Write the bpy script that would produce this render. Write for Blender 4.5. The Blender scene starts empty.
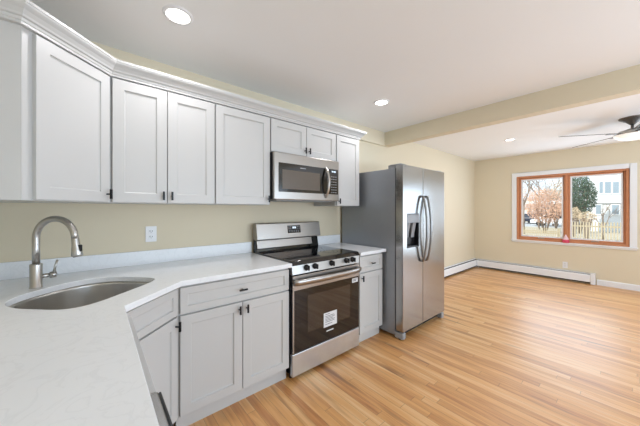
import bpy, bmesh, math, random
from mathutils import Vector, Matrix
random.seed(7)
S = bpy.context.scene
COL = S.collection
PI = math.pi

# ------------------------------------------------------------ camera
cd = bpy.data.cameras.new('camera'); cam = bpy.data.objects.new('camera', cd); COL.objects.link(cam)
YAW = math.radians(49.876); HC = 1.311; FPX = 264.27
cam.location = (0, 0, HC); cam.rotation_euler = (PI/2, 0, YAW - PI/2)
cd.sensor_width = 36; cd.lens = FPX/640*36; cd.shift_x = 0.0017; cd.shift_y = -0.0049; cd.clip_start = .02; cd.clip_end = 300
S.camera = cam
# ------------------------------------------------------------ world, sun, exposure
S.view_settings.view_transform = 'Standard'; S.view_settings.look = 'None'
S.view_settings.gamma = 1; S.view_settings.use_curve_mapping = False
S.view_settings.exposure = 0.12
w = bpy.data.worlds.new('sky'); S.world = w; w.use_nodes = True
bg = w.node_tree.nodes['Background']; bg.inputs[0].default_value = (.80, .90, 1, 1); bg.inputs[1].default_value = 1.4
def lamp(name, kind, loc, rot, energy, color=(1, 1, 1), **k):
    l = bpy.data.lights.new(name, kind); l.energy = energy; l.color = color
    for a, b in k.items(): setattr(l, a, b)
    o = bpy.data.objects.new(name, l); COL.objects.link(o); o.location = loc; o.rotation_euler = rot
    return o
sunl = lamp('sun', 'SUN', (0, 0, 10), (0, 0, 0), 3.6, (1, .95, .87), angle=.01)
sunl.rotation_euler = Vector((.75, -.35, -.55)).to_track_quat('-Z', 'Y').to_euler()
# daylight coming in at the window openings, plus one added fill for the ceiling
lamp('daylight_window', 'AREA', (6.62, .80, 1.34), (0, PI/2, 0), 15, (.66, .82, 1), shape='RECTANGLE', size=1.1, size_y=1.3)
lamp('daylight_patio_door', 'AREA', (6.60, -1.45, 1.08), (0, PI/2+.5, 0), 36, (.64, .81, 1), shape='RECTANGLE', size=1.9, size_y=1.6)
lamp('daylight_rear_window', 'AREA', (2.6, -3.1, 1.35), (PI/2+.6, 0, 0), 70, (.64, .81, 1), shape='RECTANGLE', size=4.2, size_y=1.7)

lamp('ceiling_fill', 'AREA', (2.6, -3.12, .80), (PI/2+1.1, 0, 0), 70, (.64, .81, 1), shape='RECTANGLE', size=4.2, size_y=.5)  # added fill lamp below the rear window, tilted up to brighten the ceiling

# ------------------------------------------------------------ materials
def newmat(name):
    m = bpy.data.materials.new(name); m.use_nodes = True
    return m, m.node_tree.nodes, m.node_tree.links, m.node_tree.nodes['Principled BSDF']
def srgb(c):
    return tuple(((v/255)/12.92 if v/255 <= .04045 else ((v/255+.055)/1.055)**2.4) for v in c) + (1,)
def mat(name, c, rough=.5, metal=0, noise=0, nscale=20, bump=0, bscale=200, emit=0, stretch=(1, 1, 1), spec=.5, coat=0):
    m, N, L, P = newmat(name)
    col = srgb(c); P.inputs['Base Color'].default_value = col
    P.inputs['Roughness'].default_value = rough; P.inputs['Metallic'].default_value = metal
    P.inputs['Specular IOR Level'].default_value = spec
    P.inputs['Coat Weight'].default_value = coat
    tc = N.new('ShaderNodeTexCoord'); mp = N.new('ShaderNodeMapping'); mp.inputs['Scale'].default_value = stretch
    L.new(tc.outputs['Object'], mp.inputs[0])
    if noise:
        nt = N.new('ShaderNodeTexNoise'); nt.inputs['Scale'].default_value = nscale; nt.inputs['Detail'].default_value = 4
        L.new(mp.outputs[0], nt.inputs[0])
        mx = N.new('ShaderNodeMix'); mx.data_type = 'RGBA'
        mx.inputs[6].default_value = tuple(v*(1-noise) for v in col[:3])+(1,)
        mx.inputs[7].default_value = tuple(min(1, v*(1+noise)) for v in col[:3])+(1,)
        L.new(nt.outputs[0], mx.inputs[0]); L.new(mx.outputs[2], P.inputs['Base Color'])
    if bump:
        nb = N.new('ShaderNodeTexNoise'); nb.inputs['Scale'].default_value = bscale; L.new(mp.outputs[0], nb.inputs[0])
        b = N.new('ShaderNodeBump'); b.inputs['Strength'].default_value = bump; b.inputs['Distance'].default_value = .002
        L.new(nb.outputs[0], b.inputs['Height']); L.new(b.outputs[0], P.inputs['Normal'])
    if emit:
        P.inputs['Emission Color'].default_value = col; P.inputs['Emission Strength'].default_value = emit
    return m
M = {}
M['wall'] = mat('cream_wall_paint', (225, 213, 188), .75, noise=.015, nscale=2, bump=.15, bscale=90)
M['ceiling'] = mat('ceiling_paint', (246, 246, 246), .85, noise=.01, nscale=2, bump=.1, bscale=90)
M['cab'] = mat('white_cabinet_paint', (202, 201, 199), .38, noise=.008, nscale=5)
M['trim'] = mat('white_trim_paint', (240, 241, 243), .4, noise=.01, nscale=5)
M['heater'] = mat('white_enamel', (243, 245, 248), .35, noise=.01, nscale=6)
M['dark'] = mat('dark_gap', (22, 22, 23), .6, noise=.05)
M['black'] = mat('black_metal', (20, 20, 22), .35, metal=.4, noise=.05)
M['plastic'] = mat('black_plastic', (26, 26, 28), .3, noise=.05)
M['steel'] = mat('brushed_stainless', (172, 171, 170), .2, metal=1, noise=.04, nscale=60, bump=.04, bscale=500, stretch=(1, 1, .02))
M['steelh'] = mat('brushed_stainless_horizontal', (170, 166, 162), .3, metal=1, noise=.05, nscale=60, bump=.04, bscale=500, stretch=(.02, 1, 1))
M['drawer_steel'] = mat('film_covered_stainless', (205, 210, 215), .36, metal=1, noise=.08, nscale=14, bump=.25, bscale=18)
M['nickel'] = mat('brushed_nickel', (192, 190, 187), .28, metal=1, noise=.04, nscale=40)
M['pull'] = mat('dark_satin_steel', (142, 141, 140), .3, metal=1, noise=.04, nscale=40)
M['fanmetal'] = mat('fan_nickel', (104, 98, 93), .4, metal=.7, noise=.04, nscale=40)
M['sink'] = mat('sink_stainless', (205, 203, 200), .28, metal=1, noise=.06, nscale=30, stretch=(1, 1, .1))
M['fridgeside'] = mat('grey_textured_side', (152, 156, 162), .36, metal=.5, noise=.03, nscale=30, bump=.2, bscale=250)
M['glassblack'] = mat('black_glass', (14, 13, 13), .03, noise=.03, spec=.6)
M['ovenwin'] = mat('oven_window_glass', (48, 40, 34), .04, noise=.05, spec=.8)
M['mwglass'] = mat('microwave_black_glass', (30, 27, 24), .1, noise=.03, spec=.6)
M['mwwin'] = mat('microwave_window', (98, 88, 78), .25, noise=.05, nscale=60, spec=.5)
M['cooktop'] = mat('ceramic_cooktop', (18, 18, 19), .05, noise=.05, spec=.9)
M['ring'] = mat('printed_burner_ring', (90, 90, 92), .25, noise=.03)
M['white'] = mat('white_plastic', (240, 240, 242), .35, noise=.01)
M['paper'] = mat('white_label_paper', (225, 225, 226), .6, noise=.02)
M['ink'] = mat('label_ink', (70, 72, 78), .6, noise=.02)
M['grey'] = mat('grey_plastic', (150, 152, 155), .4, noise=.02)
M['digits'] = mat('lit_display_digits', (210, 225, 240), .5, emit=1.5)
M['lampglow'] = mat('lamp_lens', (255, 252, 244), .5, emit=6)
M['fanglass'] = mat('frosted_light_bowl', (250, 248, 244), .4, noise=.01, emit=.45)
M['winwood'] = mat('cherry_stained_window_wood', (205, 138, 98), .35, noise=.16, nscale=9, stretch=(1, 1, 1))
M['pink'] = mat('pink_liquid', (226, 80, 110), .25, noise=.06, nscale=25)
M['pinkpale'] = mat('pale_pink_plastic', (244, 208, 212), .35, noise=.02)
# outdoors
M['siding'] = mat('white_lap_siding', (226, 228, 230), .7, noise=.03, nscale=3)
M['siding2'] = mat('tan_siding', (190, 180, 160), .7, noise=.05, nscale=3)
M['roof'] = mat('pale_grey_shingles', (170, 172, 178), .85, noise=.12, nscale=14)
M['hwin'] = mat('house_window_glass', (150, 165, 178), .3, noise=.1, nscale=2)
M['bark'] = mat('grey_brown_bark', (150, 134, 122), .9, noise=.2, nscale=12)
M['rust'] = mat('russet_dry_leaves', (218, 178, 152), .9, noise=.3, nscale=3)
M['tan'] = mat('golden_dry_leaves', (206, 186, 158), .9, noise=.3, nscale=3)
M['green'] = mat('evergreen_needles', (88, 108, 92), .9, noise=.35, nscale=4)
M['lawn'] = mat('winter_lawn', (192, 184, 168), .95, noise=.18, nscale=1.2)
M['road'] = mat('pale_asphalt', (190, 192, 194), .9, noise=.08, nscale=5)
M['picket'] = mat('weathered_pickets', (186, 172, 146), .9, noise=.15, nscale=8)
M['carblue'] = mat('dark_blue_car_paint', (34, 38, 54), .2, noise=.05, coat=.5)
M['carwhite'] = mat('silver_white_car_paint', (222, 224, 228), .25, noise=.02, coat=.5)
M['tire'] = mat('rubber_tyre', (28, 28, 28), .8, noise=.1)

def glass_mat():
    m, N, L, P = newmat('window_glass')
    tr = N.new('ShaderNodeBsdfTransparent'); tr.inputs[0].default_value = (.96, .98, .98, 1)
    gl = N.new('ShaderNodeBsdfGlossy'); gl.inputs['Roughness'].default_value = .02
    fr = N.new('ShaderNodeFresnel'); fr.inputs[0].default_value = 1.45
    mx = N.new('ShaderNodeMixShader'); L.new(fr.outputs[0], mx.inputs[0]); L.new(tr.outputs[0], mx.inputs[1]); L.new(gl.outputs[0], mx.inputs[2])
    L.new(mx.outputs[0], N['Material Output'].inputs[0]); N.remove(P)
    return m
M['glass'] = glass_mat()

def quartz():
    m, N, L, P = newmat('white_quartz')
    tc = N.new('ShaderNodeTexCoord')
    n1 = N.new('ShaderNodeTexNoise'); n1.inputs['Scale'].default_value = 9; n1.inputs['Detail'].default_value = 8; n1.inputs['Distortion'].default_value = 1.6
    L.new(tc.outputs['Object'], n1.inputs[0])
    r = N.new('ShaderNodeValToRGB'); e = r.color_ramp.elements
    e[0].position = .0; e[0].color = srgb((243, 245, 248)); e[1].position = 1; e[1].color = srgb((243, 245, 248))
    a = e.new(.47); a.color = srgb((243, 245, 248)); b = e.new(.5); b.color = srgb((238, 240, 243)); c = e.new(.54); c.color = srgb((243, 245, 248))
    L.new(n1.outputs[0], r.inputs[0]); L.new(r.outputs[0], P.inputs['Base Color'])
    P.inputs['Roughness'].default_value = .22
    return m
M['quartz'] = quartz()

def oak():
    m, N, L, P = newmat('oak_strip_floor')
    def math_(op, a, b=None, c=None):
        n = N.new('ShaderNodeMath'); n.operation = op
        for i, v in enumerate((a, b, c)):
            if v is None: continue
            if isinstance(v, (int, float)): n.inputs[i].default_value = v
            else: L.new(v, n.inputs[i])
        return n.outputs[0]
    tc = N.new('ShaderNodeTexCoord'); sp = N.new('ShaderNodeSeparateXYZ'); L.new(tc.outputs['Object'], sp.inputs[0])
    X, Y = sp.outputs[0], sp.outputs[1]
    u = math_('DIVIDE', X, .057); sid = math_('FLOOR', u); uf = math_('FRACT', u)
    wn = N.new('ShaderNodeTexWhiteNoise'); wn.noise_dimensions = '1D'; L.new(sid, wn.inputs['W'])
    v = math_('ADD', math_('DIVIDE', Y, 1.35), math_('MULTIPLY', wn.outputs['Value'], 17.3)); bid = math_('FLOOR', v); vf = math_('FRACT', v)
    cx = N.new('ShaderNodeCombineXYZ'); L.new(sid, cx.inputs[0]); L.new(bid, cx.inputs[1])
    wb = N.new('ShaderNodeTexWhiteNoise'); wb.noise_dimensions = '2D'; L.new(cx.outputs[0], wb.inputs['Vector'])
    # grain
    gc = N.new('ShaderNodeCombineXYZ')
    L.new(math_('ADD', math_('MULTIPLY', X, 34), math_('MULTIPLY', wb.outputs['Value'], 40)), gc.inputs[0])
    L.new(math_('MULTIPLY', Y, 2.2), gc.inputs[1]); L.new(math_('MULTIPLY', bid, 3.1), gc.inputs[2])
    g = N.new('ShaderNodeTexNoise'); g.inputs['Scale'].default_value = 1.0; g.inputs['Detail'].default_value = 5; g.inputs['Distortion'].default_value = .7
    L.new(gc.outputs[0], g.inputs[0])
    ramp = N.new('ShaderNodeValToRGB'); e = ramp.color_ramp.elements
    e[0].position = 0; e[0].color = srgb(DARKB); e[1].position = 1; e[1].color = srgb(LIGHTB)
    k = e.new(.18); k.color = srgb(MIDA); k2 = e.new(.6); k2.color = srgb(MIDB)
    val = math_('ADD', math_('MULTIPLY', wb.outputs['Value'], .54), math_('MULTIPLY', math_('SUBTRACT', g.outputs[0], .25), 1.1))
    L.new(val, ramp.inputs[0])
    # dark mineral streaks
    st = N.new('ShaderNodeTexNoise'); st.inputs['Scale'].default_value = 1; st.inputs['Detail'].default_value = 2
    sc = N.new('ShaderNodeCombineXYZ'); L.new(math_('ADD', math_('MULTIPLY', X, 9), math_('MULTIPLY', sid, .9)), sc.inputs[0]); L.new(math_('MULTIPLY', Y, 1.1), sc.inputs[1]); L.new(sc.outputs[0], st.inputs[0])
    smk = N.new('ShaderNodeMapRange'); smk.inputs[1].default_value = .60; smk.inputs[2].default_value = .72; L.new(st.outputs[0], smk.inputs[0])
    mx = N.new('ShaderNodeMix'); mx.data_type = 'RGBA'; L.new(math_('MULTIPLY', smk.outputs[0], .8), mx.inputs[0]); L.new(ramp.outputs[0], mx.inputs[6]); mx.inputs[7].default_value = srgb((128, 80, 46))
    # joints
    ex = math_('MINIMUM', uf, math_('SUBTRACT', 1, uf)); ey = math_('MINIMUM', vf, math_('SUBTRACT', 1, vf))
    jx = math_('LESS_THAN', ex, .018); jy = math_('LESS_THAN', ey, .0012); j = math_('MAXIMUM', jx, jy)
    mj = N.new('ShaderNodeMix'); mj.data_type = 'RGBA'; L.new(math_('MULTIPLY', j, .55), mj.inputs[0]); L.new(mx.outputs[2], mj.inputs[6]); mj.inputs[7].default_value = srgb((120, 80, 46))
    L.new(mj.outputs[2], P.inputs['Base Color'])
    P.inputs['Roughness'].default_value = .36; P.inputs['Coat Weight'].default_value = .8; P.inputs['Coat Roughness'].default_value = .52
    b = N.new('ShaderNodeBump'); b.inputs['Strength'].default_value = .12; b.inputs['Distance'].default_value = .001
    L.new(math_('SUBTRACT', g.outputs[0], j), b.inputs['Height']); L.new(b.outputs[0], P.inputs['Normal'])
    return m
DARKB, MIDA, MIDB, LIGHTB = (120, 72, 36), (190, 126, 70), (222, 164, 100), (238, 198, 146)
M['oak'] = oak()

# ------------------------------------------------------------ mesh helper
class MB:
    def __init__(s): s.v = []; s.f = []; s.sm = []
    def add(s, vs, fs, smooth=False):
        o = len(s.v); s.v += [tuple(v) for v in vs]; s.f += [tuple(i+o for i in f) for f in fs]; s.sm += [smooth]*len(fs); return s
    def box(s, x0, y0, z0, x1, y1, z1):
        x0, x1 = sorted((x0, x1)); y0, y1 = sorted((y0, y1)); z0, z1 = sorted((z0, z1))
        return s.add([(x0, y0, z0), (x1, y0, z0), (x1, y1, z0), (x0, y1, z0), (x0, y0, z1), (x1, y0, z1), (x1, y1, z1), (x0, y1, z1)],
                     [(0, 3, 2, 1), (4, 5, 6, 7), (0, 1, 5, 4), (1, 2, 6, 5), (2, 3, 7, 6), (3, 0, 4, 7)])
    def prism(s, poly, z0, z1):                       # poly anticlockwise in xy
        n = len(poly)
        return s.add([(x, y, z0) for x, y in poly]+[(x, y, z1) for x, y in poly],
                     [tuple(range(n-1, -1, -1)), tuple(range(n, 2*n))]+[(i, (i+1) % n, n+(i+1) % n, n+i) for i in range(n)])
    def xprism(s, prof, x0, x1):                      # profile in (y,z) swept along x
        n = len(prof)
        return s.add([(x0, y, z) for y, z in prof]+[(x1, y, z) for y, z in prof],
                     [tuple(range(n)), tuple(range(2*n-1, n-1, -1))]+[(i, n+i, n+(i+1) % n, (i+1) % n) for i in range(n)])
    def tube(s, pts, r, n=14, caps=True):
        pts = [Vector(p) for p in pts]; rs = r if isinstance(r, (list, tuple)) else [r]*len(pts)
        up = None; rings = []
        for i, p in enumerate(pts):
            d = (pts[min(i+1, len(pts)-1)]-pts[max(i-1, 0)]).normalized()
            if up is None: up = d.orthogonal().normalized()
            up = (up-d*up.dot(d))
            up = up.normalized() if up.length > 1e-6 else d.orthogonal().normalized()
            q = d.cross(up); rings.append([p+(up*math.cos(2*PI*k/n)+q*math.sin(2*PI*k/n))*rs[i] for k in range(n)])
        vs = [v for rg in rings for v in rg]; fs = []
        for i in range(len(pts)-1):
            for k in range(n): fs.append((i*n+k, i*n+(k+1) % n, (i+1)*n+(k+1) % n, (i+1)*n+k))
        s.add(vs, fs, True)
        if caps: s.add(rings[0], [tuple(range(n-1, -1, -1))]); s.add(rings[-1], [tuple(range(n))])
        return s
    def lathe(s, prof, c=(0, 0, 0), n=40):            # prof of (r,z)
        vs = [(c[0]+r*math.cos(2*PI*k/n), c[1]+r*math.sin(2*PI*k/n), c[2]+z) for r, z in prof for k in range(n)]
        fs = [(i*n+k, i*n+(k+1) % n, (i+1)*n+(k+1) % n, (i+1)*n+k) for i in range(len(prof)-1) for k in range(n)]
        return s.add(vs, fs, True)
    def build(s, name, m, parent=None, bevel=0, seg=2):
        me = bpy.data.meshes.new(name); me.from_pydata(s.v, [], s.f)
        for p, q in zip(me.polygons, s.sm): p.use_smooth = q
        bm = bmesh.new(); bm.from_mesh(me); bmesh.ops.remove_doubles(bm, verts=bm.verts, dist=1e-6); bmesh.ops.recalc_face_normals(bm, faces=bm.faces); bm.to_mesh(me); bm.free()
        me.materials.append(m if not isinstance(m, str) else M[m])
        o = bpy.data.objects.new(name, me); COL.objects.link(o)
        if parent: o.parent = parent
        if bevel:
            b = o.modifiers.new('bevel', 'BEVEL'); b.width = bevel; b.segments = seg; b.limit_method = 'ANGLE'; b.angle_limit = .6
        return o
def thing(name, label, cat, loc=(0, 0, 0), rz=0, group=None):
    o = bpy.data.objects.new(name, None); COL.objects.link(o); o.location = loc; o.rotation_euler = (0, 0, rz); o.empty_display_size = .1
    return tag(o, label, cat, group)
def tag(o, label, cat, group=None):
    o['label'] = label; o['category'] = cat
    if group: o['group'] = group
    return o
def struct(o, label=None):
    o['kind'] = 'structure'
    if label: o['label'] = label
    return o

# ------------------------------------------------------------ room shell
XL, XR, YB, YK, ZC = -.60, 6.69, -3.2, 2.355, 2.434
WY0, WY1, WZ0, WZ1 = .03, 1.553, .70, 2.0           # big window rough opening
struct(MB().box(XL-.2, YB-.2, -.2, XR+.2, YK+.2, 0).build('floor', 'oak'))
struct(MB().box(XL-.2, YB-.2, ZC, XR+.2, YK+.2, ZC+.2).build('ceiling', 'ceiling'))
struct(MB().box(XL-.2, YK, -.1, XR+.2, YK+.15, ZC+.1).build('wall_back', 'wall'))
struct(MB().box(XL-.15, YB-.2, -.1, XL, YK, ZC+.1).build('wall_left', 'wall'))
b = MB(); DY0, DY1, DZ1 = -2.25, -.65, 2.03           # patio door opening
for a in ((YK, WY1, 0, ZC), (WY0, DY1, 0, ZC), (DY0, YB-.2, 0, ZC), (WY1, WY0, 0, WZ0), (WY1, WY0, WZ1, ZC), (DY1, DY0, DZ1, ZC)):
    b.box(XR, a[0], a[2], XR+.15, a[1], a[3])
struct(b.build('wall_right', 'wall'))
b = MB(); RX0, RX1, RZ0, RZ1 = .5, 4.7, .5, 2.2
b.box(XL, YB-.15, 0, RX0, YB, ZC).box(RX1, YB-.15, 0, XR, YB, ZC).box(RX0, YB-.15, 0, RX1, YB, RZ0).box(RX0, YB-.15, RZ1, RX1, YB, ZC)
struct(b.build('wall_front', 'wall'))
struct(MB().box(3.204, YB, 2.243, 3.33, YK, ZC).build('trim_1', 'wall'), 'cream painted ceiling beam between the kitchen and the far room')
struct(MB().box(XL, YK-.036, 2.243, 3.204, YK, ZC).build('trim_2', 'wall'), 'shallow cream soffit above the wall cabinets')
b = MB()
b.xprism([(YK-.013, 0), (YK, 0), (YK, .09), (YK-.006, .095), (YK-.013, .085)], 3.2, 3.3)
# baseboard of window wall, beyond the heater
prof = [(0, 0), (.013, 0), (.013, .085), (.006, .098), (0, .098)]
b = MB(); n = 5
vs = [(XR-d, y, z) for y in (.40, DY1+.1) for d, z in prof]
b.add(vs, [(0, 1, 2, 3, 4), (9, 8, 7, 6, 5)]+[(i, 5+i, 5+(i+1) % 5, (i+1) % 5) for i in range(5)])
struct(b.build('baseboard_right', 'trim'))

# ------------------------------------------------------------ picture window
def frame_x(x0, x1, y0, y1, z0, z1, t, tb=None):     # rectangular frame in a yz plane
    tb = t if tb is None else tb
    return MB().box(x0, y0, z0, x1, y0+t, z1).box(x0, y1-t, z0, x1, y1, z1).box(x0, y0+t, z1-t, x1, y1-t, z1).box(x0, y0+t, z0, x1, y1-t, z0+tb)
win = struct(thing('window_1', 'wide double window with cherry wood sashes and white casing', 'window', (XR, .79, WZ0)))
del win['category']
def loc_(o, p): o.location = (-p.location[0], -p.location[1], -p.location[2]); return o
loc_(frame_x(XR-.018, XR, WY0-.08, WY1+.08, WZ0-.05, WZ1+.072, .078, .048).build('window_casing', 'trim', win, .003), win)
loc_(MB().box(XR-.04, WY0-.09, WZ0-.022, XR, WY1+.09, WZ0).build('window_sill', 'trim', win, .004), win)
loc_(frame_x(XR+.0, XR+.13, WY0, WY1, WZ0, WZ1, .04).build('window_frame', 'winwood', win, .003), win)
loc_(MB().box(XR+.01, .775, WZ0+.04, XR+.10, .810, WZ1-.04).build('mullion', 'winwood', win, .003), win)
for y0, y1 in ((.810, WY1-.04), (WY0+.04, .775)):
    sash = loc_(frame_x(XR+.035, XR+.075, y0, y1, WZ0+.04, WZ1-.04, .028).build('sash', 'winwood', win, .004), win)
    frame_x(XR+.040, XR+.062, y0+.028, y1-.028, WZ0+.068, WZ1-.068, .026).build('glazing_bead', 'trim', sash)
    MB().box(XR+.052, y0+.028, WZ0+.068, XR+.056, y1-.028, WZ1-.068).build('glass_pane', 'glass', sash)
    MB().box(XR+.02, (y0+y1)/2-.05, WZ0+.045, XR+.045, (y0+y1)/2+.05, WZ0+.06).build('sash_latch', 'nickel', sash, .003)
# patio door and rear window (out of the photograph's frame, they let the daylight in)
dr = struct(MB().box(XR-.018, DY0-.08, 0, XR, DY0, DZ1+.08).box(XR-.018, DY1, 0, XR, DY1+.08, DZ1+.08).box(XR-.018, DY0, DZ1, XR, DY1, DZ1+.08).box(XR+.03, DY0, 0, XR+.07, DY0+.07, DZ1).box(XR+.03, DY1-.07, 0, XR+.07, DY1, DZ1).box(XR+.03, -1.49, 0, XR+.07, -1.41, DZ1).box(XR+.03, DY0, DZ1-.07, XR+.07, DY1, DZ1).box(XR+.03, DY0, 0, XR+.07, DY1, .09).build('door_1', 'trim'))
w2 = MB().box(RX0-.08, YB, RZ0-.08, RX0, YB+.018, RZ1+.08).box(RX1, YB, RZ0-.08, RX1+.08, YB+.018, RZ1+.08).box(RX0, YB, RZ1, RX1, YB+.018, RZ1+.08).box(RX0, YB, RZ0-.08, RX1, YB+.018, RZ0)
for xx in (RX0, 1.87, 3.27, RX1-.06): w2.box(xx, YB-.08, RZ0, xx+.06, YB-.04, RZ1)
struct(w2.build('window_2', 'trim'))

# ------------------------------------------------------------ cabinets
def door_mb(w, h, fw=.057, y=0, t=.02, x0=0, z0=0):
    lv = [(0, t), (0, .0015), (.0015, 0), (fw, 0), (fw+.001, .006), (fw+.006, .0095)]
    vs = []; fs = []
    for i, d in lv: vs += [(x0+i, y+d, z0+i), (x0+w-i, y+d, z0+i), (x0+w-i, y+d, z0+h-i), (x0+i, y+d, z0+h-i)]
    for k in range(len(lv)-1):
        for j in range(4): fs.append((k*4+j, k*4+(j+1) % 4, k*4+4+(j+1) % 4, k*4+4+j))
    fs.append((3, 2, 1, 0)); e = (len(lv)-1)*4; fs.append((e, e+1, e+2, e+3))
    return MB().add(vs, fs)
def handle(parent, x, z, vertical=True, ln=.056):
    m = MB(); m.tube([(x, -.024, z), (x, 0, z)], .0045, 10)
    h = ln/2
    if vertical: m.box(x-.0055, -.033, z-h, x+.0055, -.022, z+h)
    else: m.box(x-h, -.033, z-.0055, x+h, -.022, z+.0055)
    return m.build('handle', 'black', parent, .0015)
def door(parent, x0, x1, z0, z1, hx=None, hz=None, name='door', vertical=True, fw=.057):
    d = door_mb(x1-x0, z1-z0, fw, 0, .02, x0, z0).build(name, 'cab', parent)
    if hx is not None: handle(d, hx, hz, vertical)
    return d
YU = 1.979; ZU0, ZU1 = 1.353, 2.135; DZ0, DZT = 1.357, 2.092
def upper(x0, x1, z0, doors, label, zd0=None):
    t = thing('wall_cabinet', label, 'cabinet', (x0, YU, z0))
    MB().box(0, .02, 0, x1-x0, YK-.001-YU, ZU1-z0).build('cabinet_body', 'cab', t, .001)
    for a, b_, hx, hz in doors:
        door(t, a-x0, b_-x0, (zd0 or DZ0)-z0, DZT-z0, hx-x0, hz-z0)
    return t
GC = 'white shaker wall cabinets'
upper(.070, .6695, ZU0, [(.073, .357, .335, 1.402), (.362, .6655, .384, 1.402)], 'white shaker wall cabinet with two tall doors above the wall outlet')
upper(.6705, 1.131, ZU0, [(.676, 1.126, 1.105, 1.402)], 'wide single-door white wall cabinet left of the microwave')
upper(1.132, 1.905, 1.808, [(1.138, 1.514, 1.492, 1.862), (1.519, 1.898, 1.541, 1.862)], 'short two-door white cabinet directly above the microwave', zd0=1.815)
upper(1.906, 2.268, ZU0, [(1.914, 2.262, 1.936, 1.402)], 'narrow single-door white wall cabinet between microwave and refrigerator')
# corner wall cabinet (45 degrees)
A = Vector((-.225, 1.686)); B = Vector((.068, 1.979)); dl = (B-A).length
t = thing('corner_wall_cabinet', 'angled white corner wall cabinet with a single door above the faucet', 'cabinet', (A.x, A.y, ZU0), PI/4)
def loc45(p, O):  # world xy -> local in 45 degree frame
    d = Vector(p)-O; c = math.cos(PI/4); return (d.x*c+d.y*c, -d.x*c+d.y*c)
e = .02
poly = [(-.245, 1.6943-.0), (.0597, 1.999), (.0695, 1.999), (.0695, YK-.001), (XL+.001, YK-.001), (XL+.001, 1.687), (-.245, 1.687)]
MB().prism([loc45(p, A) for p in poly], 0, ZU1-ZU0).build('cabinet_body', 'cab', t)
door(t, .030, dl-.009, DZ0-ZU0, DZT-ZU0, dl-.030, 1.402-ZU0)
# crown molding
def offset_path(pts, o):
    out = []; P = [Vector(p) for p in pts]
    for i, p in enumerate(P):
        ns = []
        for a, b_ in ((i-1, i), (i, i+1)):
            if a < 0 or b_ >= len(P): continue
            d = (P[b_]-P[a]).normalized(); ns.append(Vector((d.y, -d.x)))
        if len(ns) == 1: q = p+ns[0]*o
        else:
            m_ = (ns[0]+ns[1]).normalized(); q = p+m_*(o/m_.dot(ns[0]))
        out.append(q)
    return out
path = [(XL+.001, 1.667), (-.244, 1.667), (.068, 1.979), (2.273, 1.979), (2.273, YK-.002)]
cp = [(-.019, 2.100), (.004, 2.100), (.004, 2.110), (.008, 2.1135), (.010, 2.124), (.018, 2.128), (.022, 2.136), (.034, 2.150), (.043, 2.157), (.050, 2.164), (.052, 2.170), (.055, 2.172), (.055, 2.1845), (-.019, 2.1845)]
b = MB(); rings = [offset_path(path, o) for o, z in cp]; k = len(path); n = len(cp)
vs = [(rings[i][j].x, rings[i][j].y, cp[i][1]) for j in range(k) for i in range(n)]
fs = [(j*n+i, j*n+(i+1) % n, (j+1)*n+(i+1) % n, (j+1)*n+i) for j in range(k-1) for i in range(n)]+[tuple(range(n)), tuple(range((k-1)*n+n-1, (k-1)*n-1, -1))]
b.add(vs, fs); tag(b.build('crown_molding', 'cab'), 'white stepped crown molding running along the tops of the wall cabinets', 'molding')

# base cabinets
YBF = 1.69
def base(x0, x1, label, drawers, doors):
    t = thing('base_cabinet', label, 'cabinet', (x0, YBF, 0))
    MB().box(0, .02, .10, x1-x0, YK-.001-YBF, .875).build('cabinet_body', 'cab', t, .001)
    MB().box(0, .05, 0, x1-x0, .07, .10).build('toe_kick', 'cab', t)
    for a, b_, z0, z1 in drawers: door(t, a-x0, b_-x0, z0, z1, (a+b_)/2-x0, (z0+z1)/2, 'drawer', False, .04)
    for a, b_, z0, z1, hx in doors: door(t, a-x0, b_-x0, z0, z1, hx-x0, z1-.045)
    return t
base(.361, 1.131, 'white base cabinet with one wide drawer over two doors, left of the range', [(.373, 1.126, .703, .856)], [(.373, .752, .105, .692, .728), (.757, 1.126, .105, .692, .781)])
base(1.914, 2.305, 'narrow white base cabinet with a drawer over one door, right of the range', [(1.940, 2.295, .703, .856)], [(1.940, 2.295, .105, .692, 1.966)])
# diagonal sink base
A = Vector((.060, 1.3982)); B = Vector((.359, 1.69)); ang = math.atan2(B.y-A.y, B.x-A.x); dl = (B-A).length
def locd(p):
    d = Vector(p)-A; c, s_ = math.cos(ang), math.sin(ang); return (d.x*c+d.y*s_, -d.x*s_+d.y*c)
t = thing('corner_sink_cabinet', 'angled white corner sink cabinet with false drawer front over one door', 'cabinet', (A.x, A.y, 0), ang)
# body polygon 2 cm behind the doors, built as walls round the hollow for the sink bowl
nx, ny = -math.sin(ang), math.cos(ang)
f0 = (A.x+nx*.02-.012, A.y+ny*.02-.012); f1 = (B.x+nx*.02+.012, B.y+ny*.02+.010)
def wallseg(m, p, q, th, z0, z1):
    p, q = Vector(p), Vector(q); d = (q-p).normalized(); nn = Vector((-d.y, d.x))*th
    m.prism([locd(v) for v in (p, q, q+nn, p+nn)], z0, z1)
m = MB(); wallseg(m, f0, f1, .018, .10, .875)
wallseg(m, (.36, 1.712), (.36, YK-.002), .018, .10, .875); wallseg(m, (XL+.002, 1.375), (.035, 1.375), .018, .10, .875)
m.prism([locd(v) for v in (f0, f1, (.342, YK-.002), (XL+.002, YK-.002), (XL+.002, 1.393))], .10, .118)
m.build('cabinet_body', 'cab', t)
k0 = (A.x+nx*.05-.02, A.y+ny*.05-.02); k1 = (B.x+nx*.05+.02, B.y+ny*.05+.018)
m = MB(); wallseg(m, k0, k1, .018, 0, .10); m.build('toe_kick', 'cab', t)
door(t, .012, dl+.003, .703, .856, None, None, 'false_drawer_front', fw=.04)
door(t, .012, dl+.003, .105, .692, dl-.019, .645)
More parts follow.
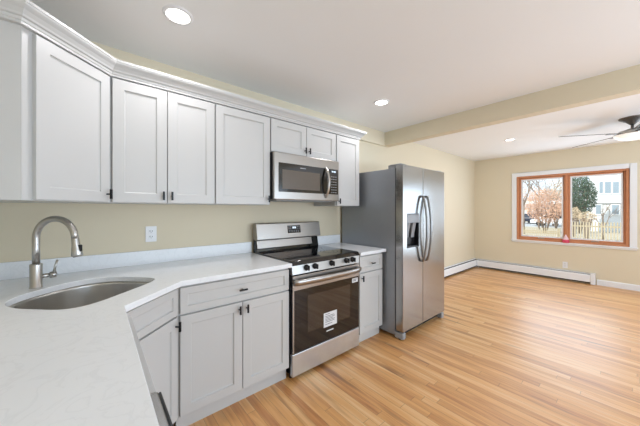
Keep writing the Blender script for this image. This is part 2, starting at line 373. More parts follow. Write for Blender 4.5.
# left run base cabinet (faces +x) and dishwasher beyond
t = thing('base_cabinet', 'white base cabinet under the near counter edge, beside the angled sink cabinet', 'cabinet', (.114, .755, 0), PI/2)
MB().box(0, .045, 0.10, .618, .695, .875).build('cabinet_body', 'cab', t, .001)
MB().box(0, .09, 0, .618, .11, .10).build('toe_kick', 'cab', t)
door(t, .004, .613, .105, .862)
t = thing('dishwasher', 'stainless dishwasher under the near counter at the bottom edge of the photo', 'dishwasher', (.116, .15, 0), PI/2)
MB().box(0, .05, .10, .60, .66, .872).build('tub', 'plastic', t)
MB().box(.002, 0, .11, .598, .045, .868).build('door', 'steel', t, .004)
MB().box(.004, -.006, .79, .596, 0, .866).build('handle', 'plastic', t, .002)
MB().box(0, .09, 0, .60, .11, .10).build('toe_kick', 'dark', t)

# ------------------------------------------------------------ countertops
def sink_outline(grow=0, n=72):
    C = Vector((.233, 1.517)); ex = Vector((.7071, .7071)); et = Vector((-.7071, .7071)); out = []
    a, bf, bb = .262+grow, .20+grow, .262+grow; tc_ = .36
    for i in range(n):
        th = 2*PI*i/n; c, s_ = math.cos(th), math.sin(th)
        ef = 4.5 if s_ < 0 else 2.6
        x = a*math.copysign(abs(c)**(2/ef), c); y = (bf if s_ < 0 else bb)*math.copysign(abs(s_)**(2/ef), s_)
        out.append(C+ex*x+et*(tc_-.005+y))
    return out
def slab(outline, hole, z0, z1, name, m, parent):
    bm = bmesh.new(); es = []
    for loop in [outline]+([hole] if hole else []):
        vs = [bm.verts.new((p[0], p[1], z1)) for p in loop]
        es += [bm.edges.new((vs[i], vs[(i+1) % len(vs)])) for i in range(len(vs))]
    bmesh.ops.triangle_fill(bm, use_beauty=True, use_dissolve=True, edges=es)
    r = bmesh.ops.extrude_face_region(bm, geom=bm.faces[:])
    bmesh.ops.translate(bm, verts=[v for v in r['geom'] if isinstance(v, bmesh.types.BMVert)], vec=(0, 0, z0-z1))
    bmesh.ops.recalc_face_normals(bm, faces=bm.faces)
    me = bpy.data.meshes.new(name); bm.to_mesh(me); bm.free(); me.materials.append(M[m])
    o = bpy.data.objects.new(name, me); COL.objects.link(o); o.parent = parent
    b_ = o.modifiers.new('bevel', 'BEVEL'); b_.width = .0025; b_.segments = 2; b_.limit_method = 'ANGLE'; b_.angle_limit = .7
    return o
ZT = .906
ct = thing('countertop', 'white quartz corner countertop holding the sink and faucet', 'countertop')
slab([(XL+.001, -.40), (.090, -.40), (.092, 1.379), (.374, 1.654), (1.131, 1.654), (1.131, YK-.001), (XL+.001, YK-.001)], [tuple(p) for p in sink_outline()], .876, ZT, 'counter_slab', 'quartz', ct)
MB().box(XL+.021, YK-.021, ZT, 1.131, YK-.001, ZT+.100).build('backsplash', 'quartz', ct, .0015)
MB().box(XL+.001, -.40, ZT, XL+.021, YK-.001, ZT+.100).build('backsplash', 'quartz', ct, .0015)
ct2 = thing('countertop', 'short white quartz countertop between the range and the refrigerator', 'countertop')
slab([(1.914, 1.654), (2.312, 1.654), (2.312, YK-.001), (1.914, YK-.001)], None, .876, ZT, 'counter_slab', 'quartz', ct2)
MB().box(1.914, YK-.021, ZT, 2.312, YK-.001, ZT+.100).build('backsplash', 'quartz', ct2, .0015)

# ------------------------------------------------------------ sink and faucet
CS = Vector((.233, 1.517))+Vector((-.7071, .7071))*.355
sk = thing('kitchen_sink', 'stainless undermount corner sink bowl sunk into the white counter', 'sink', (CS.x, CS.y, 0))
m = MB(); vs = []; n = 72
lv = [(1.07, .8755), (1.035, .8755), (1.03, .86), (1.0, .74), (.97, .70), (.90, .682), (.5, .677), (.10, .674)]
for sc, z in lv: vs += [((p.x-CS.x)*sc, (p.y-CS.y)*sc, z) for p in sink_outline()]
m.add(vs, [(i*n+j, i*n+(j+1) % n, (i+1)*n+(j+1) % n, (i+1)*n+j) for i in range(len(lv)-1) for j in range(n)], True)
o = m.build('sink_bowl', 'sink', sk); sm = o.modifiers.new('solid', 'SOLIDIFY'); sm.thickness = .0015; sm.offset = 1
MB().lathe([(.0, .676), (.018, .676), (.02, .681), (.042, .683), (.045, .680), (.045, .66), (0, .66)], n=32).build('drain', 'nickel', sk)

FX, FY = -.240, 2.008
fa = thing('faucet', 'brushed nickel pull-down faucet with a tall gooseneck behind the sink', 'faucet', (FX, FY, ZT), math.radians(-40))
# local +x runs from the base towards the bowl
MB().lathe([(0, 0), (.027, 0), (.0275, .004), (.025, .006), (.025, .118), (.024, .122), (.016, .124), (0, .124)]).build('faucet_body', 'nickel', fa)
R_ = .101; zc = .258
pts = [(0, 0, .12), (0, 0, .20)]+[(R_-R_*math.cos(a), 0, zc+R_*math.sin(a)) for a in [PI*i/16 for i in range(0, 16)]]
pts += [(2*R_+.001, 0, zc-.004)]
MB().tube(pts, .0155, 18).build('spout', 'nickel', fa)
hd = MB(); hx = 2*R_+.002
hd.tube([(hx-.001, 0, zc+.0), (hx, 0, zc-.006), (hx+.003, 0, zc-.03), (hx+.007, 0, zc-.06), (hx+.010, 0, zc-.088), (hx+.0105, 0, zc-.095)], [.0160, .0165, .0175, .021, .0245, .022], 20)
hdo = hd.build('spray_head', 'nickel', fa)
MB().box(hx+.020, -.007, zc-.070, hx+.033, .007, zc-.035).build('spray_button', 'plastic', hdo, .003)
MB().tube([(hx+.0105, 0, zc-.0945), (hx+.0112, 0, zc-.098)], .017, 20).build('nozzle', 'plastic', hdo)
lm = MB()
# lever on the side away from the wall: points to screen right
ld = Vector((.62, .78, 0))
p0 = Vector((0, 0, .055)); q = p0+ld*.066
lm.tube([p0+ld*.02, p0+ld*.03, q-ld*.014], [.0115, .0115, .0115]); lm.tube([q-ld*.016, q+ld*.010], .0165, 18)
lm.tube([q+Vector((0, 0, .010)), q+ld*.006+Vector((0, 0, .045)), q+ld*.014+Vector((0, 0, .078))], [.0062, .0055, .0052], 12)
lm.build('lever', 'nickel', fa)

# ------------------------------------------------------------ range
RX, RY = 1.1385, 1.667
WR = .766
rg = thing('range', 'stainless electric range with black glass oven door and smooth black cooktop', 'range', (RX, RY, 0))
MB().box(.012, .035, .03, WR-.012, .66, .895).build('range_body', 'plastic', rg)
MB().box(.004, .0, .030, WR-.004, .03, .201).build('storage_drawer', 'drawer_steel', rg, .004)
for fx in (.03, WR-.03): MB().tube([(fx, .06, 0), (fx, .06, .035)], .016, 12).build('foot', 'plastic', rg)
dr_ = MB().box(.004, 0, .209, WR-.004, .032, .802).build('oven_door', 'glassblack', rg, .003)
MB().box(.004, -.004, .690, WR-.004, 0, .802).build('door_top_panel', 'steelh', dr_, .0015)
MB().box(.004, -.003, .209, .017, 0, .690).build('door_edge_trim', 'steel', dr_)
MB().box(.150, -.0014, .335, WR-.13, .0, .630).build('oven_window', 'ovenwin', dr_)
b = MB(); ln = [(.006+(WR-.012)*i/20, -.020-.030*math.sin(PI*i/20)**.5, .757) for i in range(21)]
vs = []
for p in ln: vs += [(p[0], p[1], p[2]-.026), (p[0], p[1]-.012, p[2]-.015), (p[0], p[1]-.014, p[2]+.012), (p[0], p[1]-.004, p[2]+.024), (p[0], p[1]+.012, p[2]+.018), (p[0], p[1]+.012, p[2]-.022)]
fs = [(i*6+j, i*6+(j+1) % 6, (i+1)*6+(j+1) % 6, (i+1)*6+j) for i in range(20) for j in range(6)]+[(0, 1, 2, 3, 4, 5), tuple(range(125, 119, -1))]
b.add(vs, fs, True); b.box(.02, -.022, .738, .05, 0, .776).box(WR-.05, -.022, .738, WR-.02, 0, .776)
b.build('oven_handle', 'steelh', dr_)
st = MB().box(.318, -.0025, .322, .470, -.0016, .442).build('paper_label', 'paper', dr_)
sb = MB()
for i, (a, l_) in enumerate(((.428, .05), (.412, .10), (.400, .11), (.388, .09), (.376, .11), (.364, .105), (.345, .08))):
    sb.box(.335, -.0029, a-.002, .335+l_, -.0026, a+.002)
sb.build('label_print', 'ink', st)
sb = MB(); sb.box(.350, -.0012, .280, .430, 0, .290); sb.build('maker_mark', 'paper', dr_)
st = MB().box(.665, -.0026, .638, .742, -.0016, .676).build('energy_sticker', 'paper', dr_)
MB().box(.672, -.003, .65, .72, -.0027, .656).box(.672, -.003, .662, .735, -.0027, .667).build('label_print', 'ink', st)
# control panel, slightly sloped
b = MB(); b.xprism([(-.004, .812), (.04, .812), (.04, .893), (.010, .893)], .002, WR-.002)
cpn = b.build('control_panel', 'steelh', rg, .002)
sl = Vector((0, .014, .081)).normalized(); nn = Vector((0, -sl.z, sl.y))
for kx in (.138, .226, .410, .590, .672):
    c0 = Vector((kx, .0030, .853)); r0 = .021
    kb = MB(); kb.tube([c0, c0+nn*.006, c0+nn*.007, c0+nn*.028, c0+nn*.031], [r0+.003, r0+.003, r0*.86, r0*.80, r0*.66], 22)
    kb.box(kx-.004, c0.y-.040, .835, kx+.004, c0.y-.026, .873)
    kb.build('knob', 'plastic', cpn)
b = MB(); b.xprism([(-.012, .884), (.60, .884), (.60, .917), (.030, .917), (.012, .914)], 0, WR)
ck = b.build('cooktop', 'cooktop', rg, .002)
rb = MB()
for cx_, cy_, rr in ((.21, .20, .105), (.56, .20, .085), (.21, .46, .08), (.56, .46, .105), (.385, .50, .05)):
    for r1 in (rr, rr*.6):
        n = 48; vs = [(cx_+q_*math.cos(2*PI*i/n), cy_+q_*math.sin(2*PI*i/n), .9176) for q_ in (r1-.0018, r1+.0018) for i in range(n)]
        rb.add(vs, [(i, (i+1) % n, n+(i+1) % n, n+i) for i in range(n)])
rb.build('burner_marking', 'ring', ck)
bgd = MB(); bgd.xprism([(.590, .90), (.66, .90), (.66, 1.14), (.605, 1.14), (.612, 1.02), (.600, .95)], .006, WR-.006)
bgo = bgd.build('backguard', 'glassblack', rg, .003)
MB().xprism([(.588, .945), (.606, .945), (.612, 1.018), (.604, 1.018)], .012, WR-.10).build('vent_trim', 'steelh', bgo, .002)
b = MB(); b.xprism([(.572, 1.030), (.60, 1.022), (.66, 1.03), (.66, 1.180), (.607, 1.182), (.597, 1.176)], .002, WR+.008)
bp_ = b.build('backguard_panel', 'steelh', rg, .003)
sl = Vector((0, .025, .146)).normalized()
def onp(x, z, o=0): # point on sloped panel
    return (x, .572+(z-1.030)*.025/.146-o, z)
def patch(m, x0, x1, z0, z1, o, th=.002):
    vs = [onp(x0, z0, o), onp(x1, z0, o), onp(x1, z1, o), onp(x0, z1, o), onp(x0, z0, o-th), onp(x1, z0, o-th), onp(x1, z1, o-th), onp(x0, z1, o-th)]
    return m.add(vs, [(0, 1, 2, 3), (7, 6, 5, 4), (0, 4, 5, 1), (1, 5, 6, 2), (2, 6, 7, 3), (3, 7, 4, 0)])
dp = patch(MB(), .345, .505, 1.075, 1.152, .0015, .003).build('display', 'glassblack', bp_)
dg = MB()
for i, x in enumerate((.408, .418, .431, .441)): patch(dg, x, x+.006, 1.120, 1.138, .0022, .0005)
dg.build('digits', 'digits', dp)
bt = MB()
for i in range(5):
    for zz in (1.083, 1.094): patch(bt, .362+i*.027, .376+i*.027, zz, zz+.005, .0022, .0005)
for zz in (1.117, 1.134):
    for xx in (.358, .378, .466, .485): patch(bt, xx, xx+.01, zz, zz+.005, .0022, .0005)
bt.build('button', 'grey', dp)

# ------------------------------------------------------------ microwave
MX, MY, MZ = 1.137, 1.930, 1.392; MW, MH = .758, .412
mw = thing('microwave', 'stainless over-the-range microwave mounted under the short cabinet', 'microwave', (MX, MY, MZ))
MB().box(0, .03, .010, MW, YK-.002-MY, MH).build('microwave_body', 'plastic', mw, .003)
MB().box(.05, .05, .0, MW-.05, .38, .010).build('bottom_grille', 'grey', mw)
md = MB().box(.0, 0, .008, MW, .028, MH).build('door', 'steelh', mw, .006, )
MB().box(.043, -.003, .074, .600, .0, .324).build('door_glass', 'mwglass', md, .002)
MB().box(.078, -.0045, .100, .500, -.003, .266).build('door_window', 'mwwin', md, .001)
MB().box(.268, -.0048, .290, .330, -.003, .299).build('maker_mark', 'grey', md)
cpx = MB().box(.606, -.003, .074, .742, .0, .324).build('control_panel', 'mwglass', md, .002)
MB().box(.640, -.0042, .286, .725, -.003, .312).build('clock_display', 'glassblack', cpx)
dg = MB()
for x in (.655, .668, .684, .697): dg.box(x, -.0047, .292, x+.007, -.0042, .306)
dg.build('digits', 'digits', cpx)
bt = MB()
for i in range(7):
    for j in range(3): bt.box(.645+j*.028, -.0040, .088+i*.026, .663+j*.028, -.003, .096+i*.026)
bt.build('button', 'grey', cpx)
hp = [(.575, -.002-.052*math.sin(PI*i/16)**.8, .035+.30*i/16) for i in range(17)]
b = MB(); vs = []
for p in hp: vs += [(p[0]-.013, p[1]+.004, p[2]), (p[0]-.009, p[1]-.008, p[2]), (p[0]+.009, p[1]-.008, p[2]), (p[0]+.013, p[1]+.004, p[2])]
b.add(vs, [(i*4+j, i*4+(j+1) % 4, (i+1)*4+(j+1) % 4, (i+1)*4+j) for i in range(16) for j in range(4)]+[(0, 1, 2, 3), (67, 66, 65, 64)])
b.build('handle', 'nickel', md, .003)

# ------------------------------------------------------------ refrigerator
FX0, FYF, FW = 2.325, 1.466, .895
fr = thing('refrigerator', 'stainless side-by-side refrigerator with ice dispenser and grey side panel', 'refrigerator', (FX0, FYF, 0))
MB().box(.004, .095, .035, FW-.004, .855, 1.737).build('cabinet_body', 'fridgeside', fr, .004)
MB().box(.01, .085, .09, FW-.01, .096, 1.735).build('door_gasket', 'dark', fr)
SPL = .389
# freezer door with dispenser cavity
x0, x1, z0, z1 = .0, SPL-.005, .088, 1.765
hx0, hx1, hz0, hz1 = .072, .305, .926, 1.267
b = MB(); d = .055; T = .084
outer = [(x0, 0, z0), (x1, 0, z0), (x1, 0, z1), (x0, 0, z1)]; inner = [(hx0, 0, hz0), (hx1, 0, hz0), (hx1, 0, hz1), (hx0, 0, hz1)]
inb = [(x, d, z) for x, y, z in inner]; ob = [(x, T, z) for x, y, z in outer]
b.add(outer+inner+inb+ob, [(0, 1, 5, 4), (1, 2, 6, 5), (2, 3, 7, 6), (3, 0, 4, 7), (4, 5, 9, 8), (5, 6, 10, 9), (6, 7, 11, 10), (7, 4, 8, 11), (8, 9, 10, 11), (0, 12, 13, 1), (1, 13, 14, 2), (2, 14, 15, 3), (3, 15, 12, 0), (15, 14, 13, 12)])
fd = b.build('freezer_door', 'steel', fr, .006, 3)
MB().box(hx0+.001, -.003, hz1-.090, hx1-.001, .05, hz1-.001).build('dispenser_panel', 'grey', fd, .002)
b = MB().box(hx0+.001, .050, hz0+.001, hx1-.001, .054, hz1-.09).box(hx0+.001, .0, hz0+.001, hx0+.006, .054, hz1-.09).box(hx1-.006, .0, hz0+.001, hx1-.001, .054, hz1-.09).box(hx0+.001, -.003, hz0+.001, hx1-.001, .054, hz0+.014)
b.build('dispenser_cavity', 'plastic', fd)
MB().xprism([(.012, 1.175), (.045, 1.175), (.045, 1.02), (.038, 1.02), (.030, 1.08)], .10, .16).xprism([(.012, 1.175), (.045, 1.175), (.045, 1.02), (.038, 1.02), (.030, 1.08)], .21, .27).build('dispenser_paddle', 'grey', fd, .003)
gd = MB().box(SPL+.005, 0, z0, FW, T, z1).build('refrigerator_door', 'steel', fr, .006, 3)
for par, hx in ((fd, .350), (gd, .437)):
    zt, zb = 1.455, .765; N_ = 20
    pts = [(hx, .0, zb-.0), (hx, -.02, zb+.002)]+[(hx, -.022-.045*math.sin(PI*i/N_)**.75, zb+.005+(zt-zb-.01)*i/N_) for i in range(N_+1)]+[(hx, -.02, zt-.002), (hx, 0, zt)]
    MB().tube(pts, .0125, 14).build('handle', 'pull', par)
MB().box(.02, .055, .03, FW-.02, .075, .082).build('bottom_grille', 'dark', fr)
for fx in (.004, FW-.060): MB().box(fx, .004, .012, fx+.056, .10, .075).build('foot_bracket', 'grey', fr, .008)
for fx in (.03, FW-.03):
    for fy in (.05, .75): MB().tube([(fx-.012, fy, .016), (fx+.012, fy, .016)], .016, 14).build('roller', 'plastic', fr)
for fx in (.01, FW-.11):
    MB().box(fx, .03, 1.766, fx+.10, .16, 1.780).box(fx+.01, .10, 1.738, fx+.09, .19, 1.778).build('hinge_cover', 'grey', fr, .006)

# ------------------------------------------------------------ wall outlets
def outlet(name, label, loc, rz, w=.072, h=.117, kind='duplex'):
    t = thing(name, label, 'outlet', loc, rz)
    MB().box(-w/2, -.006, -h/2, w/2, -.0005, h/2).build('cover_plate', 'white', t, .002)
    for zz in (-.021, .021):
        r = MB().box(-.017, -.0075, zz-.014, .017, -.006, zz+.014).build('socket', 'trim', t, .001)
        MB().box(-.009, -.0079, zz-.003, -.006, -.0074, zz+.008).box(.006, -.0079, zz-.003, .009, -.0074, zz+.006).box(-.002, -.0079, zz-.010, .002, -.0074, zz-.006).build('slot', 'dark', r)
    return t
outlet('wall_outlet', 'white duplex wall outlet on the cream wall above the counter', (.318, YK, 1.128), 0)
outlet('wall_outlet', 'small white wall outlet low on the far wall below the window', (XR, .81, .285), -PI/2)

# ------------------------------------------------------------ baseboard heaters
def heater(label, loc, rz, L_, cap0, cap1):
    t = thing('baseboard_heater', label, 'heater', loc, rz)       # local x along the wall, -y into the room, wall at y=0
    MB().box(0, -.006, .02, L_, -.001, .195).xprism([(-.001, .186), (-.001, .195), (-.036, .195), (-.042, .189), (-.040, .185)], 0, L_).build('back_panel', 'heater', t)
    MB().xprism([(-.058, .040), (-.064, .042), (-.064, .158), (-.056, .172), (-.052, .170), (-.059, .156), (-.060, .05)], 0, L_).build('front_panel', 'heater', t)
    MB().box(.001, -.052, .166, L_-.001, -.007, .168).box(.001, -.057, .022, L_-.001, -.007, .040).build('shade_strips', 'dark', t)  # dark strips stand in for the shade inside the top slot and bottom gap
    b = MB().tube([(0, -.033, .085), (L_, -.033, .085)], .010, 10)
    i = .02
    while i < L_-.02: b.box(i, -.053, .05, i+.001, -.012, .125); i += .03
    b.build('fin_element', 'fanmetal', t)
    for c, a in ((cap0, -.0), (cap1, L_-.06)):
        if c: MB().box(a, -.070, .004, a+.06, -.0005, .200).build('end_cap', 'heater', t, .004)
    for a in (.02, L_-.03): MB().box(a, -.05, 0, a+.01, -.004, .03).build('bracket', 'heater', t)
heater('long white baseboard heater running below the wood window', (XR, 2.285, 0), -PI/2, 2.285-.415, False, True)
heater('white baseboard heater along the far wall beside the refrigerator', (3.26, YK, 0), 0, XR-3.26-.001, True, False)

# ------------------------------------------------------------ ceiling lights
def downlight(x, y, label, e, r=.062, place='lights'):
    t = thing('recessed_light', label, 'light', (x, y, ZC), 0)
    MB().lathe([(r, -.002), (r, -.010), (r+.014, -.007), (r+.018, -.001)], n=40).build('trim_ring', 'white', t)
    n = 32; vs = [(r*math.cos(2*PI*i/n), r*math.sin(2*PI*i/n), -.006) for i in range(n)]
    MB().add(vs, [tuple(range(n))]).build('lens', 'lampglow', t)
    lamp('downlight_lamp', 'AREA', (x, y, ZC-.02), (0, 0, 0), e, (.98, .97, 1), shape='DISK', size=.12)
downlight(.361, 1.688, 'glowing recessed ceiling light nearest the corner wall cabinets', 4)
downlight(2.272, 1.684, 'glowing recessed ceiling light above the refrigerator end of the kitchen', 4)
downlight(5.045, 1.26, 'small glowing recessed ceiling light in the far room beyond the beam', 6, .055)

# ------------------------------------------------------------ ceiling fan
cf = thing('ceiling_fan', 'brushed nickel ceiling fan with white light bowl in the far room', 'fan', (5.0, 0, ZC))
MB().lathe([(0, 0), (.115, 0), (.115, -.012), (.10, -.022), (.06, -.045), (.035, -.07), (.02, -.085)]).build('canopy', 'fanmetal', cf)
MB().tube([(0, 0, -.07), (0, 0, -.15)], .014).build('downrod', 'fanmetal', cf)
MB().lathe([(.014, -.125), (.035, -.13), (.06, -.142), (.115, -.160), (.125, -.185), (.12, -.205), (.0, -.207)]).build('motor_housing', 'nickel', cf)
MB().lathe([(.155, -.200), (.158, -.205), (.150, -.225), (.115, -.25), (.06, -.267), (.0, -.272)]).build('light_bowl', 'fanglass', cf)
MB().lathe([(.0, -.200), (.160, -.198), (.160, -.207), (.155, -.207)]).build('bowl_rim', 'nickel', cf)
for k in range(5):
    a = math.radians(125.6-72*k+ (0 if k != 1 else -5))
    c, s_ = math.cos(a), math.sin(a)
    b = MB(); prof = [(.20, .050), (.30, .058), (.55, .064), (.70, .062), (.735, .045), (.745, .0)]
    top = [(r, w_) for r, w_ in prof]+[(r, -w_) for r, w_ in reversed(prof[:-1])]
    vs = [(r*c-w_*s_, r*s_+w_*c, -.184-w_*.24+dz) for dz in (0, .006) for r, w_ in top]; n = len(top)
    b.add(vs, [tuple(range(n-1, -1, -1)), tuple(range(n, 2*n))]+[(i, (i+1) % n, n+(i+1) % n, n+i) for i in range(n)])
    bl = b.build('blade', 'fanmetal', cf)
    b = MB(); vs = [(r*c-w_*s_, r*s_+w_*c, z) for z in (-.190, -.183) for r, w_ in ((.09, .018), (.16, .012), (.25, .03), (.25, -.03), (.16, -.012), (.09, -.018))]
    b.add(vs, [(5, 4, 3, 2, 1, 0), (6, 7, 8, 9, 10, 11)]+[(i, (i+1) % 6, 6+(i+1) % 6, 6+i) for i in range(6)])
    b.build('blade_iron', 'fanmetal', bl)

# ------------------------------------------------------------ pink bottle on the window
bt = thing('pink_bottle', 'small pink cone-shaped bottle standing on the window sill at the mullion', 'bottle', (XR-.015, .800, WZ0))
MB().lathe([(0, .0), (.048, 0), (.052, .006), (.048, .05), (.044, .062), (0, .062)], n=28).build('bottle_base', 'pink', bt)
MB().lathe([(.044, .062), (.036, .085), (.020, .115), (.012, .135), (.011, .150), (0, .152)], n=28).build('bottle_neck', 'pinkpale', bt)

# ------------------------------------------------------------ outdoors
GZ = -.6
def at(px, py, X):       # point on the plane x=X seen at a pixel
    u = (px-318.9)/FPX; v = (209.86-py)/FPX
    dx = math.cos(YAW)+u*math.sin(YAW); dy = math.sin(YAW)-u*math.cos(YAW); t = X/dx
    return dy*t, HC+v*t
struct(MB().box(XR+.3, -60, GZ-.3, 140, 80, GZ).build('ground_lawn', 'lawn'))
struct(MB().box(38, -60, GZ-.05, 50, 80, GZ+.02).build('ground_road', 'road'))
def house(label, X, px0, px1, ztop, wins, wallm, roofh=2.2, depth=8, doors_=()):
    y1, _ = at(px0, 200, X); y0, _ = at(px1, 200, X)
    t = thing('house', label, 'house', (X, y0, GZ))
    wd = y1-y0; H = ztop-GZ
    b = MB().box(0, 0, 0, depth, wd, H)
    z = .15
    while z < H-.1: b.add([(-.002, 0, z), (-.03, 0, z), (-.03, wd, z), (-.002, wd, z), (-.002, 0, z+.14), (-.002, wd, z+.14)], [(0, 1, 2, 3), (1, 4, 5, 2), (0, 4, 1), (3, 2, 5)]); z += .15
    b.build('wall', wallm, t)
    MB().add([(-.5, -.5, H), (depth+.5, -.5, H), (depth+.5, wd+.5, H), (-.5, wd+.5, H), (depth/2, -.5, H+roofh), (depth/2, wd+.5, H+roofh)], [(3, 2, 1, 0), (0, 1, 4), (2, 3, 5), (0, 4, 5, 3), (1, 2, 5, 4)]).build('roof', 'roof', t)
    for a, b_, c, d_ in wins:
        ya, za = at(a, c, X); yb, zb = at(b_, d_, X); ya -= y0; yb -= y0; za -= GZ; zb -= GZ
        w_ = MB().box(-.10, yb-.065, zb-.1, -.01, ya+.065, za+.1).build('window', 'trim', t)
        MB().box(-.12, yb, zb, -.101, ya, za).box(-.12, yb, zb, -.101, ya, za).build('pane', 'hwin', w_)
    return t
hs = house('white two-storey house with blue-grey upstairs window seen through right pane', 34, 589, 668, 6.6, [(599.5, 603, 182, 193), (605, 611, 182, 193), (613, 619, 182, 193), (596, 601, 205, 214), (612, 619, 205, 214)], 'siding')
MB().box(-.25, -.1, 2.5, -.05, 9, 2.85).build('band_board', 'trim', hs)
house('low pale house with grey roof far behind the bare trees', 62, 514, 541, 1.7, [(519, 522, 208, 213), (528, 532, 208, 213)], 'siding', 2.0)
house('tan house behind the russet shrubs at the end of the street', 75, 545, 582, 3.4, [(550, 554, 204, 210), (566, 570, 204, 210)], 'siding2', 2.4)
def tree(px, X, h, label, seed, r0=.12, lean=0, name='bare_tree', spread=.55, lev=4, z0f=.25):
    y, _ = at(px, 200, X); rnd = random.Random(seed)
    t = thing(name, label, 'tree', (X, y, GZ)); b = MB(); tw = MB()
    def grow(p, d, L_, r, k):
        q = p+d*L_; mid = p+d*L_*.5+Vector((rnd.uniform(-1, 1), rnd.uniform(-1, 1), 0))*L_*.06
        (b if k < 2 else tw).tube([p, mid, q], [r, r*.85, r*.65], 6 if k < 2 else 4)
        if k >= lev: return
        for i in range(rnd.choice((2, 3, 3)) if k else 4):
            nd = (d+Vector((rnd.uniform(-1, 1), rnd.uniform(-1, 1), rnd.uniform(-.25, .6)))*spread*1.35).normalized()
            grow(p+d*L_*rnd.uniform(.55, 1), nd, L_*rnd.uniform(.6, .8), r*.58, k+1)
    grow(Vector((0, 0, 0)), Vector((0, lean, 1)).normalized(), h*.36, r0, 0)
    b.build('trunk', 'bark', t); tw.build('twigs', 'bark', t)
    return t
tree(524, 26, 7.5, 'bare grey tree with thin branches at the left of the left pane', 3, .07, spread=.6)
tree(539, 33, 9, 'bare branching tree standing behind the russet shrub', 5, .08, spread=.6)
tree(553, 40, 11, 'bare tree beside the window mullion, branches in left pane', 9, .09, spread=.6)
tree(586, 36, 12, 'bare tall tree in front of the white house corner', 14, .07, spread=.4)
tree(603, 25, 2.9, 'small dark sapling in front of the white house', 21, .05, spread=.4, lev=3)
def bush(px, py, X, rad, n, m, label, name, cat, leaf=.10, seed=1, trunk=True):
    y, z = at(px, py, X); rnd = random.Random(seed); t = thing(name, label, cat, (X, y, GZ)); b = MB(); zc_ = z-GZ
    for i in range(n):
        while True:
            p = Vector((rnd.uniform(-1, 1), rnd.uniform(-1, 1), rnd.uniform(-1, 1)))
            if .25 < p.length < 1: break
        p = Vector((p.x*rad[0], p.y*rad[1], p.z*rad[2]+zc_))
        if p.z < .03: continue
        a = Vector((rnd.uniform(-1, 1), rnd.uniform(-1, 1), rnd.uniform(-1, 1))).normalized(); c = a.orthogonal().normalized()
        l_ = leaf*rnd.uniform(.6, 1.4); b.add([p-a*l_, p+c*l_*.4, p+a*l_, p-c*l_*.4], [(0, 1, 2, 3)])
    b.build('foliage', m, t)
    b = MB()
    for i in range(9):
        a = 2*PI*i/9; b.tube([(.05*math.cos(a), .05*math.sin(a), 0), (rad[0]*.35*math.cos(a), rad[1]*.35*math.sin(a), zc_*.7), (rad[0]*.6*math.cos(a+.3), rad[1]*.6*math.sin(a+.3), zc_+rad[2]*.5)], [.04, .03, .01], 5)
    b.build('stems', 'bark', t)
bush(545, 206, 28, (1.2, 1.35, 1.45), 4200, 'rust', 'large russet dry-leaved shrub in the middle of the left pane', 'dry_shrub', 'shrub', .062, 1)
bush(556, 192, 36, (1.0, 1.1, 1.3), 1000, 'tan', 'golden-brown treetop near the mullion in the left pane', 'dry_shrub', 'shrub', .07, 2)
bush(533, 200, 52, (1.5, 2.0, 2.2), 1900, 'rust', 'distant russet shrub above the dark car', 'dry_shrub', 'shrub', .10, 4)
bush(557, 212, 42, (1.1, 1.2, 1.2), 1500, 'rust', 'round russet shrub at the right edge of the left pane', 'dry_shrub', 'shrub', .08, 11)
bush(580, 196, 30, (.9, 1.0, 1.65), 4200, 'green', 'dark evergreen tree at the left of the right pane', 'evergreen_tree', 'tree', .085, 5)
bush(574, 214, 26, (.4, .40, .5), 800, 'tan', 'low golden shrub under the evergreen tree', 'dry_shrub', 'shrub', .05, 6)
bush(587, 217, 23, (.4, .45, .35), 500, 'tan', 'small dry shrub in front of the white house corner', 'dry_shrub', 'shrub', .05, 8)
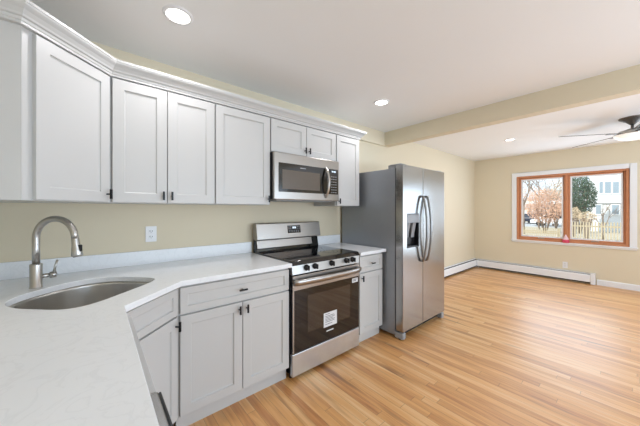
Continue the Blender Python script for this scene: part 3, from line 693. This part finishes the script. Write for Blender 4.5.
def fence(px0, px1, X, h, label):
    y1, _ = at(px0, 220, X); y0, _ = at(px1, 220, X)
    t = thing('picket_fence', label, 'fence', (X, y0, GZ)); W_ = y1-y0
    b = MB(); y = 0
    while y < W_: b.prism([(-.012, y), (.012, y), (.012, y+.05), (-.012, y+.05)], .05, h); b.add([(-.012, y, h), (.012, y, h), (.012, y+.05, h), (-.012, y+.05, h), (-.012, y+.025, h+.05), (.012, y+.025, h+.05)], [(0, 4, 3), (1, 2, 5), (0, 1, 5, 4), (3, 4, 5, 2)]); y += .11
    b.build('pickets', 'picket', t)
    MB().box(.012, 0, .25, .05, W_, .33).box(.012, 0, h-.25, .05, W_, h-.17).build('rails', 'picket', t)
    y = 0
    while y < W_: MB().box(.05, y, 0, .15, y+.1, h+.02).build('post', 'picket', t); y += 2.4
fence(568, 625, 20, 1.25, 'pale picket fence across the yard in the right pane')
fence(514, 560, 24, .62, 'low pale picket fence behind the lawn in the left pane')
def car(px, X, m, label, rz=0):
    y, _ = at(px, 200, X); t = thing('car', label, 'car', (X, y, GZ+.02), rz)
    side = [(-2.2, .32), (2.2, .32), (2.22, .70), (1.5, .88), (.75, 1.38), (-1.0, 1.42), (-1.65, .95), (-2.2, .85)]   # (y,z) profile
    n = len(side); b = MB(); b.add([(x, a, z) for x in (-.85, .85) for a, z in side], [tuple(range(n)), tuple(range(2*n-1, n-1, -1))]+[(i, n+i, n+(i+1) % n, (i+1) % n) for i in range(n)])
    b.build('car_body', m, t, .06, 3)
    MB().add([(sx, a, z) for sx in (-.862, .862) for a, z in ((1.3, .92), (.7, 1.30), (-.95, 1.33), (-1.4, .95))], [(0, 1, 2, 3), (7, 6, 5, 4)]).build('side_window', 'glassblack', t)
    for sx in (-.80, .80):
        for sy in (-1.35, 1.35): MB().tube([(sx-.09, sy, .31), (sx+.09, sy, .31)], .31, 20).build('wheel', 'tire', t, .02)
car(533.5, 47, 'carblue', 'dark blue car parked on the street in the left pane', PI/2)
car(556, 40.5, 'carwhite', 'silver-white car parked farther along the street')

# ------------------------------------------------------------ groups of repeats
GR = {'wall_cabinet': 'white shaker wall cabinets', 'corner_wall_cabinet': 'white shaker wall cabinets', 'base_cabinet': 'white shaker base cabinets', 'corner_sink_cabinet': 'white shaker base cabinets',
      'countertop': 'white quartz countertops', 'recessed_light': 'recessed ceiling lights', 'wall_outlet': 'white wall outlets', 'baseboard_heater': 'white baseboard heaters',
      'house': 'houses across the street', 'bare_tree': 'bare trees outside the window', 'dry_shrub': 'dry shrubs outside the window', 'picket_fence': 'picket fences outside the window', 'car': 'parked cars outside the window'}
for o in COL.objects:
    if o.parent is None and 'label' in o and o.name.split('.')[0] in GR: o['group'] = GR[o.name.split('.')[0]]
